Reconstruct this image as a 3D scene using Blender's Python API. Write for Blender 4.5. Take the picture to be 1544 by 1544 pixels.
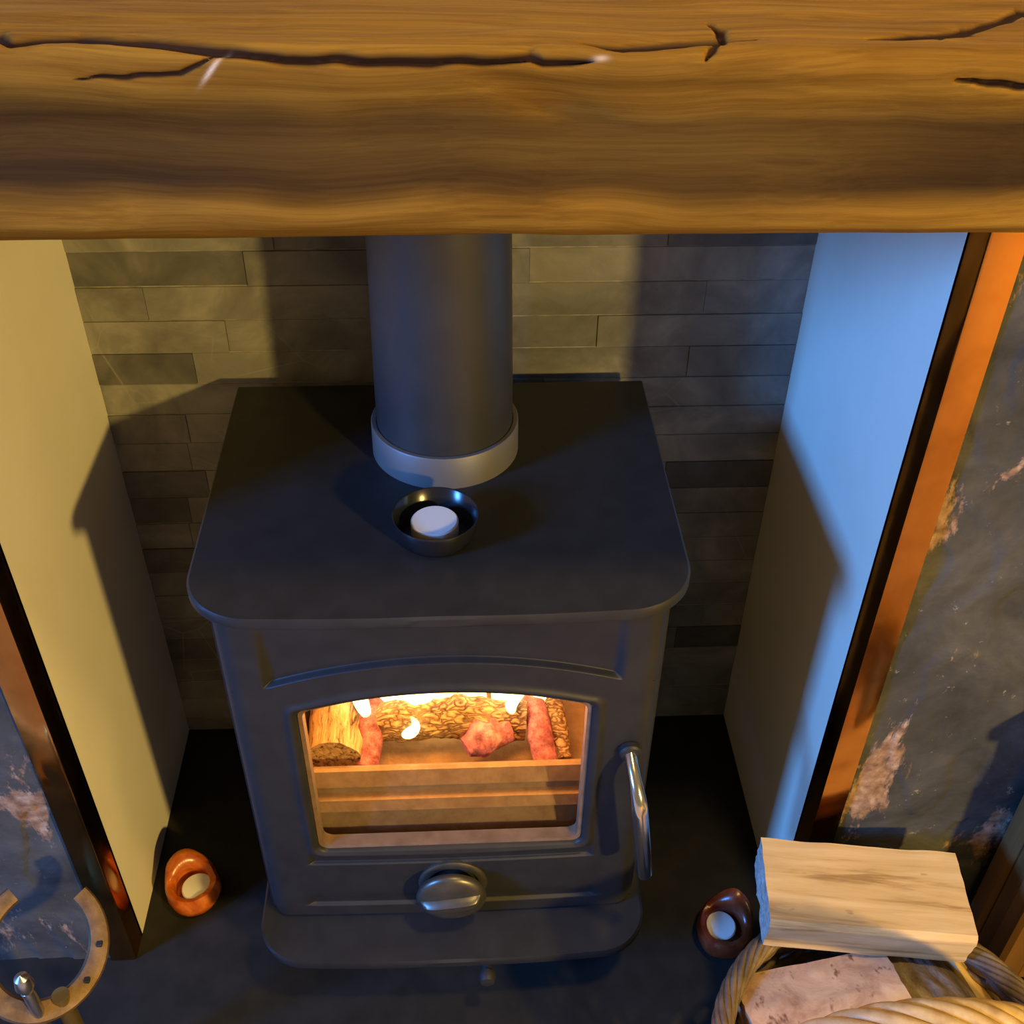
import bpy, math, random
from mathutils import Vector, Matrix, noise
random.seed(11)
PI = math.pi
scene = bpy.context.scene
COL = scene.collection
for o in list(bpy.data.objects):
    bpy.data.objects.remove(o, do_unlink=True)

# ------------------------------------------------------------------ camera
cam_d = bpy.data.cameras.new('camera')
cam = bpy.data.objects.new('camera', cam_d)
COL.objects.link(cam)
FW = Vector((0.04410915, 0.77865058, -0.62590547))
RT = Vector((0.99881109, -0.0473879, 0.01143639))
UP = Vector((0.02075539, 0.62566578, 0.77981507))
M = Matrix.Identity(4)
for i in range(3):
    M[i][0], M[i][1], M[i][2] = RT[i], UP[i], -FW[i]
M[0][3], M[1][3], M[2][3] = 0.02139, 0.0, 1.30916
cam.matrix_world = M
cam_d.sensor_fit = 'HORIZONTAL'
cam_d.sensor_width = 36.0
cam_d.lens = 36.0 * 1671.43 / 1544
cam_d.clip_start = 0.02
scene.camera = cam

# ------------------------------------------------------------------ world, lights, exposure
world = bpy.data.worlds.new('World')
scene.world = world
world.use_nodes = True
bg = world.node_tree.nodes['Background']
bg.inputs[0].default_value = (1.0, 0.72, 0.36, 1)
bg.inputs[1].default_value = 0.22


def aim(o, target):
    d = Vector(target) - o.location
    o.rotation_euler = d.to_track_quat('-Z', 'Y').to_euler()


def area(name, loc, target, sx, sy, power, col):
    l = bpy.data.lights.new(name, 'AREA')
    l.shape = 'RECTANGLE'
    l.size, l.size_y, l.energy, l.color = sx, sy, power, col
    o = bpy.data.objects.new(name, l)
    COL.objects.link(o)
    o.location = loc
    aim(o, target)
    return o


def bulb(name, loc, r, power, col):
    l = bpy.data.lights.new(name, 'POINT')
    l.shadow_soft_size, l.energy, l.color = r, power, col
    o = bpy.data.objects.new(name, l)
    COL.objects.link(o)
    o.location = loc
    return o


# dusk daylight through the window on the left of the room
area('window_daylight', (-2.75, -0.75, 1.78), (0.2, 0.95, 0.6), 0.55, 0.7, 205, (0.075, 0.32, 1.0))
# standard lamp on the right of the room
bulb('side_lamp', (1.60, -1.40, 1.40), 0.07, 310, (1.0, 0.67, 0.18))
# ceiling lamp
bulb('ceiling_lamp', (0.55, 0.22, 2.42), 0.09, 82, (1.0, 0.66, 0.20))

scene.view_settings.view_transform = 'Standard'
scene.view_settings.look = 'None'
scene.view_settings.gamma = 1.0
scene.view_settings.use_curve_mapping = False
scene.view_settings.exposure = 0.0

# ------------------------------------------------------------------ helpers


class NT:
    def __init__(self, name):
        self.m = bpy.data.materials.new(name)
        self.m.use_nodes = True
        self.t = self.m.node_tree
        self.b = self.t.nodes['Principled BSDF']
        self.out = self.t.nodes['Material Output']
        self._c = None

    def n(self, typ, **kw):
        nd = self.t.nodes.new(typ)
        for k, v in kw.items():
            if k.startswith('i_'):
                key = k[2:]
                key = int(key) if key.isdigit() else key.replace('_', ' ')
                nd.inputs[key].default_value = v
            else:
                setattr(nd, k, v)
        return nd

    def l(self, a, b):
        self.t.links.new(a, b)

    def coord(self):
        if self._c is None:
            self._c = self.n('ShaderNodeTexCoord')
        return self._c.outputs['Object']

    def mapping(self, scale, loc=(0, 0, 0), rot=(0, 0, 0), src=None):
        m = self.n('ShaderNodeMapping')
        m.inputs['Scale'].default_value = scale
        m.inputs['Location'].default_value = loc
        m.inputs['Rotation'].default_value = rot
        self.l(src or self.coord(), m.inputs['Vector'])
        return m.outputs['Vector']

    def noise(self, scale, detail=4, rough=.55, vec=None, dist=0.0):
        nd = self.n('ShaderNodeTexNoise')
        nd.inputs['Scale'].default_value = scale
        nd.inputs['Detail'].default_value = detail
        nd.inputs['Roughness'].default_value = rough
        nd.inputs['Distortion'].default_value = dist
        self.l(vec or self.coord(), nd.inputs['Vector'])
        return nd.outputs['Fac']

    def ramp(self, fac, stops):
        r = self.n('ShaderNodeValToRGB')
        e = r.color_ramp.elements
        while len(e) < len(stops):
            e.new(0.5)
        for k, (p, c) in enumerate(stops):
            e[k].position = p
            e[k].color = (*c, 1) if len(c) == 3 else c
        self.l(fac, r.inputs['Fac'])
        return r.outputs['Color']

    def mix(self, fac, a, b, blend='MIX'):
        nd = self.n('ShaderNodeMix', data_type='RGBA', blend_type=blend)
        for sock, v in ((nd.inputs[0], fac), (nd.inputs[6], a), (nd.inputs[7], b)):
            if isinstance(v, (int, float)):
                sock.default_value = v
            elif isinstance(v, tuple):
                sock.default_value = (*v, 1)
            else:
                self.l(v, sock)
        return nd.outputs[2]

    def bump(self, h, strength=.3, dist=.002):
        nd = self.n('ShaderNodeBump')
        nd.inputs['Strength'].default_value = strength
        nd.inputs['Distance'].default_value = dist
        self.l(h, nd.inputs['Height'])
        self.l(nd.outputs['Normal'], self.b.inputs['Normal'])
        return nd

    def set(self, **kw):
        for k, v in kw.items():
            s = self.b.inputs[k.replace('_', ' ')]
            if isinstance(v, (int, float)):
                s.default_value = v
            elif isinstance(v, tuple):
                s.default_value = (*v, 1)
            else:
                self.l(v, s)
        return self


MATS = {}


def mat(key, fn):
    if key not in MATS:
        t = NT(key)
        fn(t)
        MATS[key] = t.m
    return MATS[key]


class MB:
    """collects verts and faces, then builds ONE mesh object"""

    def __init__(self):
        self.v, self.f = [], []

    def add(self, vs, fs):
        o = len(self.v)
        self.v += [tuple(p) for p in vs]
        self.f += [tuple(i + o for i in fc) for fc in fs]
        return self

    def box(self, x0, x1, y0, y1, z0, z1, c=0.0):
        """box with chamfer c on all edges"""
        if c <= 0:
            vs = [(x, y, z) for x in (x0, x1) for y in (y0, y1) for z in (z0, z1)]
            fs = [(0, 1, 3, 2), (4, 6, 7, 5), (0, 4, 5, 1), (2, 3, 7, 6), (0, 2, 6, 4), (1, 5, 7, 3)]
            return self.add(vs, fs)
        import bmesh
        bm = bmesh.new()
        bmesh.ops.create_cube(bm, size=1)
        for v in bm.verts:
            v.co = Vector((x0 + (v.co.x + .5) * (x1 - x0), y0 + (v.co.y + .5) * (y1 - y0), z0 + (v.co.z + .5) * (z1 - z0)))
        bmesh.ops.bevel(bm, geom=bm.edges[:], offset=c, segments=1, affect='EDGES', profile=.5)
        bm.verts.index_update()
        self.add([v.co[:] for v in bm.verts], [[v.index for v in f.verts] for f in bm.faces])
        bm.free()
        return self

    def tube(self, pts, rad, seg=12, cap=True, closed=False, flat=1.0):
        pts = [Vector(p) for p in pts]
        n = len(pts)
        rad = rad if isinstance(rad, (list, tuple)) else [rad] * n
        rings = []
        prev = None
        for i, p in enumerate(pts):
            a = pts[(i - 1) % n] if (i > 0 or closed) else p
            b = pts[(i + 1) % n] if (i < n - 1 or closed) else p
            t = (b - a).normalized()
            if prev is None:
                u = t.cross(Vector((0, 0, 1)))
                if u.length < 1e-3:
                    u = t.cross(Vector((0, 1, 0)))
                u.normalize()
            else:
                u = (prev - t * prev.dot(t)).normalized()
            prev = u
            w = t.cross(u)
            rings.append([p + (u * math.cos(2 * PI * k / seg) + w * math.sin(2 * PI * k / seg) * flat) * rad[i] for k in range(seg)])
        vs = [v for r in rings for v in r]
        fs = []
        for i in range(n if closed else n - 1):
            j = (i + 1) % n
            for k in range(seg):
                k2 = (k + 1) % seg
                fs.append((i * seg + k, i * seg + k2, j * seg + k2, j * seg + k))
        if cap and not closed:
            fs.append(tuple(range(seg))[::-1])
            fs.append(tuple((n - 1) * seg + k for k in range(seg)))
        return self.add(vs, fs)

    def lathe(self, prof, seg=48, c=(0, 0, 0), axis='z', closed=False):
        """prof: (r, h) list"""
        vs, fs = [], []
        n = len(prof)
        for r, h in prof:
            for k in range(seg):
                a = 2 * PI * k / seg
                x, y = r * math.cos(a), r * math.sin(a)
                if axis == 'z':
                    vs.append((c[0] + x, c[1] + y, c[2] + h))
                else:           # axis -y (h goes towards the viewer)
                    vs.append((c[0] + x, c[1] - h, c[2] + y))
        for i in range(n - 1 + (1 if closed else 0)):
            j = (i + 1) % n
            for k in range(seg):
                k2 = (k + 1) % seg
                fs.append((i * seg + k, i * seg + k2, j * seg + k2, j * seg + k))
        if not closed:
            if prof[0][0] > 1e-6:
                fs.append(tuple(range(seg))[::-1])
            if prof[-1][0] > 1e-6:
                fs.append(tuple((n - 1) * seg + k for k in range(seg)))
        return self.add(vs, fs)

    def prism(self, outline, z0, z1, c=0.0):
        """outline in xy (ccw), extruded z0..z1 with small chamfer"""
        n = len(outline)
        cx = sum(p[0] for p in outline) / n
        cy = sum(p[1] for p in outline) / n

        def ins(p, d):
            v = Vector((p[0] - cx, p[1] - cy))
            L = v.length
            return (cx + v.x * (L - d) / L, cy + v.y * (L - d) / L)
        levels = [(z0, c), (z0 + c, 0), (z1 - c, 0), (z1, c)] if c else [(z0, 0), (z1, 0)]
        vs, fs = [], []
        for z, d in levels:
            for p in outline:
                q = ins(p, d)
                vs.append((q[0], q[1], z))
        for i in range(len(levels) - 1):
            for k in range(n):
                k2 = (k + 1) % n
                fs.append((i * n + k, i * n + k2, (i + 1) * n + k2, (i + 1) * n + k))
        fs.append(tuple(range(n))[::-1])
        fs.append(tuple((len(levels) - 1) * n + k for k in range(n)))
        return self.add(vs, fs)

    def grid(self, fn, nu, nv):
        vs = [fn(i, j) for i in range(nu) for j in range(nv)]
        fs = [(i * nv + j, (i + 1) * nv + j, (i + 1) * nv + j + 1, i * nv + j + 1) for i in range(nu - 1) for j in range(nv - 1)]
        return self.add(vs, fs)

    def build(self, name, material, parent=None, smooth=None, fix=True):
        me = bpy.data.meshes.new(name)
        me.from_pydata(self.v, [], self.f)
        if fix:
            import bmesh
            bm = bmesh.new()
            bm.from_mesh(me)
            bmesh.ops.recalc_face_normals(bm, faces=bm.faces[:])
            bm.to_mesh(me)
            bm.free()
        me.materials.append(material)
        o = bpy.data.objects.new(name, me)
        COL.objects.link(o)
        if parent:
            o.parent = parent
            o.matrix_parent_inverse = Matrix.Translation(parent.location).inverted()
        if smooth:
            for p in me.polygons:
                p.use_smooth = True
            if smooth < 180:
                me.set_sharp_from_angle(angle=math.radians(smooth))
        return o


def tag(o, label=None, cat=None, group=None, kind=None):
    if label: o['label'] = label
    if cat: o['category'] = cat
    if group: o['group'] = group
    if kind: o['kind'] = kind
    return o


def empty(name, loc, label, cat, group=None):
    o = bpy.data.objects.new(name, None)
    o.empty_display_size = .03
    COL.objects.link(o)
    o.location = loc
    return tag(o, label, cat, group)


def sstep(a, b, x):
    t = max(0., min(1., (x - a) / (b - a)))
    return t * t * (3 - 2 * t)


def nz(x, y, z, s):
    return noise.noise(Vector((x * s, y * s, z * s)))


def fbm(x, y, z, s, o=4):
    r, a = 0, 1
    for _ in range(o):
        r += a * nz(x, y, z, s)
        s *= 2.1
        a *= .5
    return r


# ------------------------------------------------------------------ materials
def m_plaster(t):
    c = t.ramp(t.noise(6, 3), [(.3, (.70, .66, .52)), (.7, (.76, .72, .58))])
    t.set(Base_Color=c, Roughness=.75)
    t.bump(t.noise(90, 4), .15, .001)


def m_slate_tile(t):
    info = t.n('ShaderNodeObjectInfo')
    big = t.noise(11, 5, .6, dist=.6)
    base = t.ramp(big, [(.28, (.055, .055, .050)), (.5, (.115, .112, .098)), (.72, (.20, .19, .165))])
    tone = t.ramp(info.outputs['Random'], [(0, (.55, .55, .55)), (.3, (1.2, 1.2, 1.17)), (1, (1.7, 1.68, 1.6))])
    c = t.mix(1.0, base, tone, 'MULTIPLY')
    v = t.n('ShaderNodeTexVoronoi', feature='DISTANCE_TO_EDGE')
    v.inputs['Scale'].default_value = 7
    t.l(t.mapping((1, 1, 1.5), src=None), v.inputs['Vector'])
    vein = t.ramp(v.outputs['Distance'], [(0, (.4, .4, .4)), (.008, (0, 0, 0))])
    msk = t.ramp(t.noise(5, 2), [(.5, (0, 0, 0)), (.62, (1, 1, 1))])
    vm = t.mix(1.0, vein, msk, 'MULTIPLY')
    c = t.mix(vm, c, (.36, .34, .28))
    t.set(Base_Color=c, Roughness=.52)
    t.bump(t.noise(38, 7, .65), .35, .002)


def m_grout(t):
    t.set(Base_Color=t.ramp(t.noise(60, 3), [(.3, (.16, .15, .125)), (.7, (.34, .32, .27))]), Roughness=.9)


def m_slate_rust(t):
    n1 = t.noise(9, 6, .65, dist=.4)
    c = t.ramp(n1, [(.3, (.026, .027, .027)), (.5, (.055, .056, .054)), (.72, (.10, .099, .092))])
    rv = t.mapping((9, 4, 4.0), rot=(0, .35, 0))
    r1 = t.noise(1.0, 7, .72, vec=rv, dist=.3)
    rm = t.ramp(r1, [(.560, (0, 0, 0)), (.60, (1, 1, 1))])
    rc = t.ramp(t.noise(70, 5), [(.3, (.13, .07, .04)), (.55, (.32, .20, .13)), (.75, (.48, .38, .28))])
    c = t.mix(rm, c, rc)
    sp = t.ramp(t.noise(55, 4, .7), [(.66, (0, 0, 0)), (.72, (.7, .7, .7))])
    c = t.mix(sp, c, (.30, .26, .22))
    t.set(Base_Color=c, Roughness=.72, Specular_IOR_Level=.3)
    h = t.mix(.5, t.noise(30, 8, .7), n1)
    t.bump(h, .6, .005)


def m_copper(t):
    c = t.ramp(t.noise(14, 4, .6), [(.3, (.42, .185, .045)), (.55, (.56, .265, .07)), (.8, (.62, .32, .11))])
    r = t.ramp(t.noise(30, 4), [(.3, (.10, .10, .10)), (.8, (.24, .24, .24))])
    t.set(Base_Color=c, Roughness=r, Metallic=1.0)
    t.bump(t.noise(25, 2), .06, .003)


def m_hearth(t):
    c = t.ramp(t.noise(22, 6, .6), [(.3, (.009, .009, .008)), (.7, (.019, .018, .016))])
    t.set(Base_Color=c, Roughness=.7, Specular_IOR_Level=.25)
    t.bump(t.noise(60, 6), .25, .001)


def m_stove(t):
    c = t.ramp(t.noise(30, 4), [(.3, (.016, .0165, .0185)), (.7, (.023, .0235, .026))])
    t.set(Base_Color=c, Roughness=.50, Metallic=.1, Specular_IOR_Level=.42)
    t.bump(t.noise(420, 3), .10, .0006)


def m_flue(t):
    c = t.ramp(t.noise(20, 3), [(.3, (.028, .028, .030)), (.7, (.036, .036, .038))])
    t.set(Base_Color=c, Roughness=.42, Metallic=.2)
    t.bump(t.noise(300, 3), .08, .0006)


def m_collar(t):
    t.set(Base_Color=(.135, .13, .125), Roughness=.5, Metallic=.3)
    t.bump(t.noise(200, 3), .1, .0006)


def m_chrome(t):
    t.set(Base_Color=(.80, .79, .77), Roughness=.16, Metallic=1.0)
    t.bump(t.noise(60, 3), .05, .001)


def m_knob(t):
    t.set(Base_Color=t.ramp(t.noise(40, 3), [(.3, (.10, .095, .08)), (.7, (.16, .15, .13))]), Roughness=.38, Metallic=.8)


def m_glass(t):
    tr = t.n('ShaderNodeBsdfTransparent')
    tr.inputs[0].default_value = (.95, .93, .90, 1)
    gl = t.n('ShaderNodeBsdfGlossy')
    gl.inputs['Roughness'].default_value = .04
    mx = t.n('ShaderNodeMixShader')
    lw = t.n('ShaderNodeLayerWeight')
    lw.inputs['Blend'].default_value = .12
    t.l(lw.outputs['Fresnel'], mx.inputs[0])
    t.l(tr.outputs[0], mx.inputs[1])
    t.l(gl.outputs[0], mx.inputs[2])
    t.l(mx.outputs[0], t.out.inputs['Surface'])


def m_firebrick(t):
    t.set(Base_Color=t.ramp(t.noise(25, 5), [(.3, (.34, .25, .17)), (.7, (.48, .36, .25))]), Roughness=.9)
    t.bump(t.noise(80, 5), .4, .002)


def m_guard(t):
    t.set(Base_Color=t.ramp(t.noise(45, 6, .7), [(.3, (.20, .14, .10)), (.7, (.33, .25, .19))]), Roughness=.55, Metallic=.25)
    t.bump(t.noise(120, 4), .2, .001)


def m_ash(t):
    t.set(Base_Color=t.ramp(t.noise(40, 6, .7), [(.3, (.26, .18, .12)), (.7, (.42, .31, .23))]), Roughness=.95)
    t.bump(t.noise(150, 5), .5, .002)


def m_fire_bark(t):
    v = t.n('ShaderNodeTexVoronoi', feature='DISTANCE_TO_EDGE')
    v.inputs['Scale'].default_value = 1
    w = t.mapping((60, 120, 120))
    wn = t.n('ShaderNodeTexNoise')
    wn.inputs['Scale'].default_value = .6
    t.l(w, wn.inputs['Vector'])
    ad = t.n('ShaderNodeMix', data_type='VECTOR', blend_type='MIX') if False else t.n('ShaderNodeVectorMath', operation='ADD')
    t.l(w, ad.inputs[0])
    sc = t.n('ShaderNodeVectorMath', operation='SCALE')
    sc.inputs['Scale'].default_value = 3.5
    t.l(wn.outputs['Color'], sc.inputs[0])
    t.l(sc.outputs[0], ad.inputs[1])
    t.l(ad.outputs[0], v.inputs['Vector'])
    crack = t.ramp(v.outputs['Distance'], [(.05, (.035, .012, .008)), (.20, (.46, .31, .16)), (.5, (.66, .48, .28))])
    c = t.mix(.35, crack, t.ramp(t.noise(60, 5, .7), [(.35, (.10, .05, .03)), (.6, (.62, .46, .28))]))
    t.set(Base_Color=c, Roughness=.9)
    t.bump(v.outputs['Distance'], .8, .006)


def m_fire_grain(t):
    v = t.mapping((150, 12, 150))
    f = t.noise(1.0, 5, .65, vec=v, dist=.5)
    c = t.ramp(f, [(.36, (.07, .03, .015)), (.47, (.42, .28, .14)), (.65, (.64, .46, .26))])
    t.set(Base_Color=c, Roughness=.9)
    t.bump(f, .8, .006)


def m_fire_char(t):
    f = t.noise(45, 6, .7)
    c = t.ramp(f, [(.32, (.10, .025, .035)), (.5, (.30, .11, .13)), (.68, (.52, .30, .30))])
    t.set(Base_Color=c, Roughness=.9)
    em = t.ramp(f, [(.42, (0, 0, 0)), (.7, (1, 1, 1))])
    t.b.inputs['Emission Color'].default_value = (1.0, .07, .07, 1)
    nd = t.n('ShaderNodeMath', operation='MULTIPLY')
    t.l(em, nd.inputs[0])
    nd.inputs[1].default_value = .5
    t.l(nd.outputs[0], t.b.inputs['Emission Strength'])
    t.bump(f, .7, .005)


def m_flame(t):
    e = t.n('ShaderNodeEmission')
    lw = t.n('ShaderNodeTexCoord')
    sp = t.n('ShaderNodeSeparateXYZ')
    t.l(lw.outputs['Generated'], sp.inputs[0])
    c = t.ramp(sp.outputs['Z'], [(0, (1, .62, .20)), (.45, (1, .74, .36)), (1, (1, .50, .10))])
    t.l(c, e.inputs['Color'])
    e.inputs['Strength'].default_value = 7
    tr = t.n('ShaderNodeBsdfTransparent')
    mx = t.n('ShaderNodeMixShader')
    mx.inputs[0].default_value = .62
    t.l(tr.outputs[0], mx.inputs[1])
    t.l(e.outputs[0], mx.inputs[2])
    t.l(mx.outputs[0], t.out.inputs['Surface'])


def m_beam(t):
    wob = t.n('ShaderNodeTexNoise')
    wob.inputs['Scale'].default_value = 5
    wob.inputs['Detail'].default_value = 2
    t.l(t.mapping((1, 1.5, 1.5)), wob.inputs['Vector'])
    vm = t.n('ShaderNodeVectorMath', operation='MULTIPLY_ADD')
    t.l(wob.outputs['Color'], vm.inputs[0])
    vm.inputs[1].default_value = (0, .034, .034)
    t.l(t.coord(), vm.inputs[2])
    gv = t.mapping((2.2, 85, 85), src=vm.outputs[0])
    grain = t.noise(1.0, 6, .62, vec=gv)
    bv = t.mapping((1.0, 14, 14), src=vm.outputs[0])
    broad = t.noise(1.2, 4, .55, vec=bv)
    g = t.mix(.5, grain, broad)
    c = t.ramp(g, [(.34, (.105, .049, .006)), (.5, (.185, .096, .013)), (.66, (.26, .148, .022))])
    # shade on the mid face, painted into the colour as a dark band running along the beam with a wavering edge
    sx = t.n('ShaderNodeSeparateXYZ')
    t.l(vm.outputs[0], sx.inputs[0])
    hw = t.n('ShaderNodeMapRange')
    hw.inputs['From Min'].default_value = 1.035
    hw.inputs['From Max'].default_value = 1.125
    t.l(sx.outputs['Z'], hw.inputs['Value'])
    shade_fac = t.n('ShaderNodeMath', operation='MULTIPLY_ADD')
    t.l(t.noise(3.2, 3, .5), shade_fac.inputs[0])
    shade_fac.inputs[1].default_value = .35
    t.l(hw.outputs[0], shade_fac.inputs[2])
    band = t.ramp(shade_fac.outputs[0], [(.26, (0, 0, 0)), (.42, (1, 1, 1)), (.80, (.9, .9, .9)), (1.0, (.05, .05, .05))])
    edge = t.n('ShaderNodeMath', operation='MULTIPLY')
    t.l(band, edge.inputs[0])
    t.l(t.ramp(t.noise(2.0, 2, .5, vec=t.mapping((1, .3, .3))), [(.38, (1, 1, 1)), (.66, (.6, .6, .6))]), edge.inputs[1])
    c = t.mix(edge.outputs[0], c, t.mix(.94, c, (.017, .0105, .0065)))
    fine = t.noise(1.0, 4, .6, vec=t.mapping((5, 420, 420), src=vm.outputs[0]))
    c = t.mix(.28, c, t.ramp(fine, [(.38, (.35, .30, .26)), (.6, (1, 1, 1))]), 'MULTIPLY')
    ge = t.n('ShaderNodeAttribute', attribute_name='crack')
    ckm = t.ramp(ge.outputs['Fac'], [(.12, (0, 0, 0)), (.55, (1, 1, 1))])
    c = t.mix(ckm, c, (.025, .012, .006))
    ch = t.n('ShaderNodeAttribute', attribute_name='chip')
    c = t.mix(ch.outputs['Fac'], c, (.62, .55, .48))
    t.set(Base_Color=c, Roughness=.75, Specular_IOR_Level=.05)
    h = t.mix(.5, grain, fine)
    t.bump(h, .3, .0022)


def m_pale_wood(t, cols=((.36, .21, .07), (.60, .40, .16), (.70, .50, .24))):
    v = t.mapping((5, 55, 55))
    f = t.noise(1.0, 6, .6, vec=v, dist=.35)
    c = t.ramp(f, [(.37, cols[0]), (.47, cols[1]), (.64, cols[2])])
    kn = t.ramp(t.noise(1.0, 2, .5, vec=t.mapping((22, 70, 70))), [(.24, (.10, .05, .02)), (.29, (1, 1, 1))])
    c = t.mix(.6, c, kn, 'MULTIPLY')
    t.set(Base_Color=c, Roughness=.7)
    t.bump(f, .35, .002)


def m_log_end(t):
    f = t.noise(75, 6, .75)
    c = t.ramp(f, [(.3, (.26, .22, .18)), (.55, (.52, .47, .40)), (.75, (.70, .66, .60))])
    t.set(Base_Color=c, Roughness=.9)
    t.bump(f, .8, .004)


def m_log_pink(t):
    f = t.noise(26, 6, .65, dist=.5)
    c = t.ramp(f, [(.28, (.26, .14, .085)), (.5, (.48, .31, .21)), (.72, (.60, .43, .31))])
    sp = t.ramp(t.noise(1, 3, .6, vec=t.mapping((60, 35, 60))), [(.33, (.22, .12, .08)), (.40, (1, 1, 1))])
    c = t.mix(.8, c, sp, 'MULTIPLY')
    t.set(Base_Color=c, Roughness=.85)
    t.bump(f, .5, .003)


def m_bark(t):
    f = t.noise(1, 6, .7, vec=t.mapping((22, 60, 60)), dist=.4)
    c = t.ramp(f, [(.3, (.075, .045, .028)), (.5, (.19, .14, .10)), (.72, (.33, .29, .24))])
    t.set(Base_Color=c, Roughness=.9)
    t.bump(f, .8, .005)


def m_wicker(t):
    f = t.noise(40, 4, .6)
    c = t.ramp(f, [(.3, (.06, .038, .022)), (.55, (.13, .088, .054)), (.8, (.22, .155, .10))])
    t.set(Base_Color=c, Roughness=.55)
    t.bump(t.noise(160, 3), .2, .001)


def m_wicker_pale(t):
    f = t.noise(45, 4, .6)
    c = t.ramp(f, [(.3, (.36, .22, .085)), (.6, (.55, .38, .17)), (.8, (.62, .46, .24))])
    t.set(Base_Color=c, Roughness=.5)


def m_amber(t, cols=((.32, .05, .008), (.55, .13, .014), (.75, .28, .05))):
    f = t.noise(24, 4, .6, dist=1.2)
    c = t.ramp(f, [(.3, cols[0]), (.5, cols[1]), (.72, cols[2])])
    t.set(Base_Color=c, Roughness=.28)
    t.b.inputs['Subsurface Weight'].default_value = .25
    t.b.inputs['Subsurface Radius'].default_value = (.02, .006, .002)
    t.b.inputs['Subsurface Scale'].default_value = .5
    t.bump(t.noise(45, 3), .25, .002)


def m_wax(t):
    t.set(Base_Color=(.86, .83, .76), Roughness=.5)
    t.b.inputs['Subsurface Weight'].default_value = .2
    t.b.inputs['Subsurface Radius'].default_value = (.01, .007, .005)
    t.b.inputs['Subsurface Scale'].default_value = .4


def m_bowl(t):
    t.set(Base_Color=(.010, .0105, .013), Roughness=.22)


def m_rust_iron(t):
    f = t.noise(40, 5, .7)
    t.set(Base_Color=t.ramp(f, [(.3, (.10, .055, .026)), (.55, (.19, .115, .058)), (.8, (.27, .18, .10))]), Roughness=.55, Metallic=.35)
    t.bump(f, .4, .002)


def m_steel(t):
    t.set(Base_Color=(.62, .62, .64), Roughness=.28, Metallic=1.0)


def m_brass(t):
    t.set(Base_Color=(.44, .33, .12), Roughness=.38, Metallic=.9)


def m_dark_iron(t):
    t.set(Base_Color=(.035, .033, .032), Roughness=.55, Metallic=.4)


def m_cabinet(t):
    v = t.mapping((40, 40, 3))
    f = t.noise(1, 5, .6, vec=v)
    t.set(Base_Color=t.ramp(f, [(.3, (.11, .052, .016)), (.7, (.20, .10, .034))]), Roughness=.42)


def m_carpet(t):
    t.set(Base_Color=t.ramp(t.noise(30, 5), [(.3, (.30, .20, .12)), (.7, (.42, .30, .19))]), Roughness=.95)


def m_stone_edge(t):
    t.set(Base_Color=(.62, .56, .46), Roughness=.6)


plaster = mat('plaster', m_plaster)
slate_tile = mat('slate_tile', m_slate_tile)
grout = mat('grout', m_grout)
slate_rust = mat('slate_rust', m_slate_rust)
copper = mat('copper', m_copper)
hearth_m = mat('hearth_slate', m_hearth)
stove_m = mat('stove_black', m_stove)
flue_m = mat('flue_enamel', m_flue)
collar_m = mat('cast_grey', m_collar)
chrome = mat('chrome', m_chrome)
knob_m = mat('knob_metal', m_knob)
glass = mat('stove_glass', m_glass)
brick_m = mat('fire_brick', m_firebrick)
guard_m = mat('guard_metal', m_guard)
ash_m = mat('ash', m_ash)
frame_m = mat('glass_frame', lambda t: t.set(Base_Color=t.ramp(t.noise(60, 4), [(.3, (.13, .075, .042)), (.7, (.20, .125, .075))]), Roughness=.6))
fbark = mat('burning_bark', m_fire_bark)
fgrain = mat('burning_grain', m_fire_grain)
fchar = mat('glowing_char', m_fire_char)
flame_m = mat('flame', m_flame)
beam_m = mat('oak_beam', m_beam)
pale = mat('pale_split_wood', m_pale_wood)
log_end = mat('sawn_end', m_log_end)
log_pink = mat('sawn_pink', m_log_pink)
bark = mat('bark', m_bark)
wicker = mat('wicker_brown', m_wicker)
wicker_pale = mat('wicker_pale', m_wicker_pale)
amber = mat('amber_stone', m_amber)
amber_shaded = mat('amber_stone_shaded', lambda t: m_amber(t, ((.085, .012, .004), (.15, .026, .007), (.24, .06, .018))))  # same amber, colours darkened to paint in the shade beside the basket
wax = mat('candle_wax', m_wax)
bowl_m = mat('bowl_glaze', m_bowl)
rust_iron = mat('horseshoe_iron', m_rust_iron)
steel = mat('steel', m_steel)
brass = mat('brass', m_brass)
dark_iron = mat('dark_iron', m_dark_iron)
cab_m = mat('cabinet_wood', m_cabinet)
carpet = mat('room_carpet', m_carpet)
edge_m = mat('stone_edge', m_stone_edge)

# ------------------------------------------------------------------ the setting
XL, XR, YF, YB = -.398, .416, .7825, 1.1207
Yw = 1.14
tag(MB().box(-1.5, 1.6, .36, 1.2, -.06, 0).build('hearth', hearth_m), kind='structure')
tag(MB().box(-1.5, 1.6, .31, .36, -.06, -.002, .003).build('trim_1', edge_m), kind='structure')
tag(MB().box(-3.2, 3.2, -3.2, .31, -.10, -.04).build('floor', carpet), kind='structure')

# alcove cheeks
tag(MB().box(XL - .12, XL, YF, Yw, 0, 1.25).build('wall_left', plaster), kind='structure')
tag(MB().box(XR, XR + .12, YF, Yw, 0, 1.25).build('wall_right', plaster), kind='structure')
tag(MB().box(XL - .12, XR + .12, YF, Yw + .1, 1.25, 1.30).build('ceiling', plaster), kind='structure')
# chimney breast above the beam
tag(MB().box(-1.5, 1.6, .79, .83, 1.0, 2.6).build('wall_front', plaster), kind='structure')

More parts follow.
